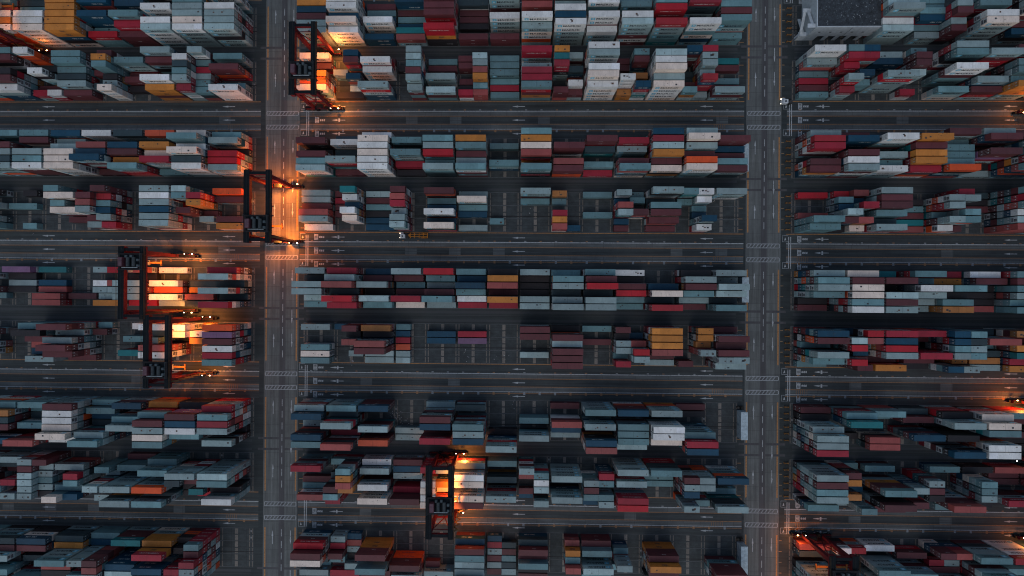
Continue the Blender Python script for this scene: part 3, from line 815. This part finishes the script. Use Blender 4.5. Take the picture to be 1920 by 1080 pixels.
def crane(u, vn, tr, lab, dx=0.0, power=1.0, lampside=1, hoist=15.0, glowcol=(1.0, 0.29, 0.05), mid=True, sside=1, sp=1.0, sills=(-1, 1), lx=None):
    vs_ = vn + HS * S
    x, _ = P(u, vs_); y = PY(vn) - HS
    t_ = empty('gantry_crane', (x, y, 0)); tag(t_, lab, 'crane', 'yard gantry cranes')
    gx = 4.0
    for sx in (-1, 1):
        part('girder', 0, girder, t_, loc=(sx * gx, 0, 0)); part('walkway', 0, walkway, t_, loc=(sx * gx, 0, 0), rz=0 if sx > 0 else math.pi)
        for sy in (-1, 1):
            l = part('leg', sy, leg(sy), t_, loc=(sx * gx, 0, 0))
    for sy in (-1, 1):
        s_ = part('sill_beam', 0, sill, t_, loc=(dx, sy * HS, 0), rz=0 if sy < 0 else math.pi)
        for wx in (-7.6, -5.5, 5.5, 7.6): part('wheel', 0, wheel, s_, loc=(wx, 0, .79))
        part('end_beam', 0, endbeam, t_, loc=(0, sy * (HS + 1.2), 0))
        part('machine_box', 0, lambda a: (a.box(-1.6, 1.6, -.7, .7, 2.97, 4.6, (.10, .025, .035)), a.box(-1.7, 1.7, -.8, .8, 4.603, 4.7, DKT), a.cyl((1.1, .2, 4.7), (1.1, .2, 5.4), .13, BLK_)), t_, loc=(dx - 4.6 * sy * 0 - 1.0, sy * HS, 0))
        for q, bx in enumerate((6.9, 3.6)):
            h_ = part('floodlight', 's', hood, t_, loc=(dx + bx * sside, sy * (HS + .8), 3.6)); part('lamp', 's' + str(q), bulb_up if q == 0 else bulb_up2, h_, LAMP if q == 0 else LAMPW)
            if power > 0 and q == 0 and sy in sills:
                ld = bpy.data.lights.new('lamp_light', 'POINT'); ld.energy = 4300 * power * sp; ld.color = glowcol; ld.shadow_soft_size = .4
                lo = bpy.data.objects.new('lamp_light', ld); COL.objects.link(lo); lo.parent = t_; lo.location = ((dx + (bx + .6) * sside) if lx is None else lx, sy * (HS - .3), 6.0)
    for sy in (-1, 1): part('brace', sy, brace(sy), t_)
    part('stairway', 0, stair, t_, loc=(gx + 1.6, -HS, 0))
    ty = HS - 2 - tr * (2 * HS - 4) + 0
    g_ = part('trolley', 0, trolley, t_, loc=(0, ty, 0))
    part('cabin', 0, cab, t_, loc=(0, ty - 3.0, 0)); part('hoist_ropes', hoist, ropes(hoist), t_, loc=(0, ty, 0)); part('spreader', 0, spreader, t_, loc=(0, ty, hoist))
    for k, yy in enumerate((8.4, 0.2, -8.0, -3.5)):
        h_ = part('floodlight', 'g', hood, t_, loc=(lampside * (gx + 1.2), yy, GZ - 1.9)); part('lamp', 'g', bulb, h_, LAMP)
        if power > 0 and (mid and k < 3):
            ld = bpy.data.lights.new('lamp_light', 'SPOT'); ld.energy = 12000 * power; ld.color = glowcol; ld.spot_size = R(100); ld.spot_blend = .9; ld.shadow_soft_size = .35
            lo = bpy.data.objects.new('lamp_light', ld); COL.objects.link(lo); lo.parent = t_; lo.location = (lampside * (gx + 1.2), yy, GZ - 2.3); lo.rotation_euler = (0, R(16 * lampside), 0)
    return t_
def bulb_up(a): a.box(-.24, .24, -.16, .16, .184, .26, (1, 1, 1))
def bulb_up2(a): a.box(-.16, .16, -.12, .12, .184, .25, (1, 1, 1))
crane(611, 103, .75, 'lit dark red gantry crane beside the left avenue over the second block from the top', 0, 1.1)
crane(535, 353, .85, 'gantry crane standing across the left avenue over glowing orange road', 0, 1.5, sp=3.0, lx=.5, glowcol=(1.0, 0.23, 0.03))
crane(324, 484, .08, 'lit gantry crane over the left end of the fifth block, trolley at its north end', 4.0, 1.25)
crane(366, 601, .86, 'lit gantry crane over the sixth block in left yard, trolley at its south end', 2.0, 1.15, sp=.6)
crane(841, 850, .55, 'lit gantry crane in the bottom middle lifting beside the eighth block', 0, 1.25, hoist=17)
crane(1517, 991, .2, 'gantry crane at the bottom right beside the right avenue', 0, .42, sside=-1, lampside=-1)
crane(66, -6, .5, 'gantry crane in the top left corner mostly beyond the frame', 2.0, .11)
crane(1934, 111, .5, 'gantry crane beyond the right edge whose wheels reach the second block', 0, .9, mid=False, sside=-1, sp=.5, sills=(-1,))
crane(1922, 741, .5, 'gantry crane beyond the right edge whose wheels reach the seventh block', 0, 1.2, mid=False, sside=-1, sp=.8, sills=(1,))
crane(1934, 989, .5, 'gantry crane beyond the bottom right corner beside the ninth block', 0, 1.1, mid=False, sside=-1, sp=.25, sills=(1,))
# ---------------------------------------------------------------- workshop building, top right
WALL_ = attr_mat('render_wall', 0.8, 0, 0.2)
bx0, bx1 = PX(1503, 77), PX(1622, 77); by0 = PY(77.5); by1 = by0 + 27; BH = 11.2
bld = empty('workshop_building', ((bx0 + bx1) / 2, (by0 + by1) / 2, 0))
tag(bld, 'white flat-roofed workshop building with dark speckled roof and outside stair', 'building')
hx = (bx1 - bx0) / 2; hy = (by1 - by0) / 2; WC = (0.42, 0.46, 0.48)
a = Acc(); opens = [(-hx + 4.6 + i * 4.6, 3.0) for i in range(5)]
xs = -hx
for xo_, wd in opens:
    a.box(xs, xo_, -hy, -hy + .3, 0, 3.6, WC); xs = xo_ + wd
a.box(xs, hx, -hy, -hy + .3, 0, 3.6, WC); a.box(-hx, hx, -hy, -hy + .3, 3.603, BH - .6, WC)
a.box(-hx, hx, hy - .3, hy, 0, BH - .6, WC); a.box(-hx, -hx + .3, -hy + .3, hy - .3, 0, BH - .6, WC); a.box(hx - .3, hx, -hy + .3, hy - .3, 0, BH - .6, WC)
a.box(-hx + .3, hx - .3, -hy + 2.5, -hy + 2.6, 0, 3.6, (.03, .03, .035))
a.obj('wall', WALL_, bld)
a = Acc(); a.box(-hx + .3, hx - .3, -hy + .3, hy - .3, BH - .9, BH - .55, (0.036, 0.044, 0.052)); rf = a.obj('roof', ROOF, bld)
a = Acc()
for q in ((-hx, hx, -hy, -hy + .3), (-hx, hx, hy - .3, hy), (-hx, -hx + .3, -hy + .301, hy - .301), (hx - .3, hx, -hy + .301, hy - .301)): a.box(*q, BH - .597, BH, (0.5, 0.54, 0.56))
a.obj('parapet', WALL_, rf)
a = Acc()
for i in range(600):
    x = random.uniform(-hx + 1, hx - 1.2); y = random.uniform(-hy + 1, hy - 1); s_ = random.uniform(.1, .4); a.quad(x, x + s_, y, y + s_, BH - .545, random.choice(((.10, .12, .13), (.08, .09, .10), (.015, .02, .025), (.02, .025, .03), (.3, .32, .33))))
a.obj('roof_stains', ROOF, rf)
for i in range(6):
    a = Acc(); xw = -hx + 3 + i * 4.4; a.box(xw, xw + .9, -hy - .03, -hy - .003, 6.6, 7.2, (.02, .03, .035)); a.obj('window', WALL_, bld)
a = Acc()
for i in range(3):
    s_ = 1 if i % 2 else -1; z = i * 3.4; a.beam((-hx - 1.2 - (i % 2) * 1.2, -hy + 5 - s_ * 4, z), (-hx - 1.2 - (i % 2) * 1.2, -hy + 5 + s_ * 4, z + 3.4), 1.1, .35, (.5, .54, .56))
    a.box(-hx - 3.2, -hx - .01, -hy + 4.2 + s_ * 4, -hy + 5.8 + s_ * 4, z + 3.2, z + 3.45, (.5, .54, .56))
a.box(-hx - 3.3, -hx - 3.1, -hy, -hy + 1.2, 0, 4.6, (.5, .54, .56)); a.box(-hx - 3.3, -hx - .01, -hy, -hy + .2, 0, 3.0, (.5, .54, .56))
a.obj('stairway', WALL_, bld)
a = Acc(); a.box(hx * .1, hx * .1 + .15, -hy - .05, -hy - .003, 3.6, BH - .7, (.08, .1, .11)); a.obj('drainpipe', WALL_, bld)
# ---------------------------------------------------------------- switch cabins standing north-south at the yard ends
def cabin_box(u, v0, v1, lab, h=4.9):
    x = P(u, (v0 + v1) / 2)[0]; y0, y1 = P(u, v1)[1], P(u, v0)[1]
    e = empty('switch_cabin', (x, (y0 + y1) / 2, 0)); tag(e, lab, 'cabin', 'switch cabins at the yard ends'); L2 = (y1 - y0) / 2
    a = Acc(); a.box(-1.3, 1.3, -L2, L2, .5, h, (.33, .40, .43)); 
    for q in range(1, 6): a.box(-1.33, 1.33, -L2 + q * L2 / 3 - .04, -L2 + q * L2 / 3 + .04, .5, h + .02, (.25, .31, .33))
    a.obj('cabin_body', METAL, e)
    a = Acc(); a.box(-1.42, 1.42, -L2 - .1, L2 + .1, h + .023, h + .16, (.42, .50, .53)); a.box(-1.2, 1.2, -.05, .05, h + .163, h + .2, (.25, .3, .33)); a.obj('roof', METAL, e)
    a = Acc()
    for sx in (-1.1, 1.1):
        for sy in (-L2 + .5, 0, L2 - .5): a.box(sx - .15, sx + .15, sy - .15, sy + .15, 0, .497, (.1, .1, .1))
    a.obj('support', METAL, e)
    a = Acc(); a.box(-1.36, -1.335, -.5, .5, .6, 2.7, (.2, .26, .3)); a.obj('door', METAL, e)
    a = Acc(); a.cyl((-.9, L2 + 1.1, 0), (-.9, L2 + 1.1, 1.3), .5, (.08, .07, .06)); a.box(.1, 1.1, L2 + .5, L2 + 1.6, 0, 1.5, (.06, .05, .04)); a.obj('cable_reel', METAL, e)
cabin_box(1386, 768, 818, 'pale grey cabin beside the right avenue at the end of seventh block')
cabin_box(1386, 1014, 1066, 'pale grey cabin beside the right avenue at the bottom edge')
cabin_box(1388, 276, 326, 'pale grey cabin beside the right avenue at the end of third block')
cabin_box(1388, 521, 566, 'pale grey cabin beside the right avenue at the end of fifth block')
# ---------------------------------------------------------------- terminal trucks
def tyre(p, x, y, r=.52):
    a = Acc(); a.cyl((0, -.16, 0), (0, .16, 0), r, (.02, .02, .02), 14); w_ = a.obj('tyre', METAL, p, (x, y, r))
    a = Acc(); a.cyl((0, -.17, 0), (0, .17, 0), r * .5, (.3, .3, .3), 10); a.obj('rim', METAL, w_)
def cabpart(t_, c):
    a = Acc(); a.box(-5.6, -3.6, -1.25, .35, .9, 2.7, c); a.add([(-6.0,-1.2,.9),(-5.6,-1.2,.9),(-5.6,.3,.9),(-6.0,.3,.9),(-5.75,-1.2,2.0),(-5.6,-1.2,2.6),(-5.6,.3,2.6),(-5.75,.3,2.0)], Acc.BQ, [4]*6, [c]*6)
    a.box(-5.7, -4.4, .36, 1.25, .9, 1.7, c); cb = a.obj('cab', METAL, t_)
    a = Acc(); a.box(-3.6, -3.57, -1.1, .2, 1.8, 2.5, (.02, .03, .04)); a.box(-5.3, -3.9, .351, .37, 1.8, 2.5, (.02, .03, .04)); a.box(-4.9, -4.3, -.8, -.1, 2.703, 2.76, (.03, .04, .05)); a.obj('window', METAL, cb)
    for y in (-.95, .95):
        a = Acc(); a.box(-6.08, -6.0 if y < 0 else -5.7, y - .16, y + .16, 1.0, 1.25, (1, 1, 1)); a.obj('headlight', LAMPH, t_)
    a = Acc(); a.box(-5.7, -.9, -.45, .45, .6, .88, (.05, .05, .05)); a.cyl((-3.2, .8, 1), (-3.2, .8, 2.9), .1, (.1, .1, .1)); a.cyl((-1.9, 0, .9), (-1.9, 0, 1.15), .55, (.06, .06, .06)); a.obj('chassis', METAL, t_)
    for x in (-5.0, -1.9):
        for y in (-1.05, 1.05): tyre(t_, x, y)
tx_, ty_ = P(777, 442)
t1 = empty('terminal_truck', (tx_, ty_, 0)); tag(t1, 'terminal truck with white cab hauling an empty orange trailer on the middle road', 'truck')
cabpart(t1, (.55, .57, .58))
a = Acc(); OR = (.42, .16, .03)
for y in (-.5, .5): a.box(-1.6, 6.0, y - .13, y + .13, 1.16, 1.45, OR)
for x in (-1.6, .2, 2.2, 4.0, 5.8): a.box(x, x + .28, -1.2, 1.2, 1.2, 1.48, OR)
a.box(3.0, 6.0, -1.2, -.9, 1.18, 1.44, OR); a.box(3.0, 6.0, .9, 1.2, 1.18, 1.44, OR)
a.add([(-2.3,-.3,1.17),(-1.5,-.9,1.17),(-1.5,.9,1.17),(-2.3,.3,1.17),(-2.3,-.3,1.4),(-1.5,-.9,1.4),(-1.5,.9,1.4),(-2.3,.3,1.4)], Acc.BQ, [4]*6, [OR]*6)
tr_ = a.obj('trailer', METAL, t1)
for x in (4.0, 5.2):
    for y in (-.95, .95):
        a = Acc(); a.cyl((0, -.2, 0), (0, .2, 0), .5, (.02, .02, .02), 14); a.obj('tyre', METAL, tr_, (x, y, .5))
tx_, ty_ = P(1488, 192)
t2 = empty('terminal_truck', (tx_, ty_, 0)); tag(t2, 'white terminal tractor without trailer turning out at the right avenue, top right', 'truck'); cabpart(t2, (.55, .58, .6))
# ---------------------------------------------------------------- orange row-end bumpers beside the right yard
bm = {}
def bumper(x, y, lab):
    e = empty('row_bumper', (x, y, 0)); tag(e, lab, 'barrier', 'orange row-end bumpers by the right yard')
    for n_, f_ in (('post', lambda a: (a.box(-.9, -.75, -.3, .3, 0, .9, (.26, .12, .04)), a.box(.75, .9, -.3, .3, 0, .9, (.26, .12, .04)))), ('rail', lambda a: a.box(-.748, .748, -.12, .12, .5, .75, (.3, .14, .04)))):
        part(n_, 'bump', f_, e)
for bl in 'ACDFGH':
    nv = NORTH[bl]
    for r_ in range(6): bumper(RL - 2.6, PY(nv) - (r_ + .5) * ROWP, f"orange bumper at the west end of row {ORD[r_]}, {BLK[bl]} block of right yard")
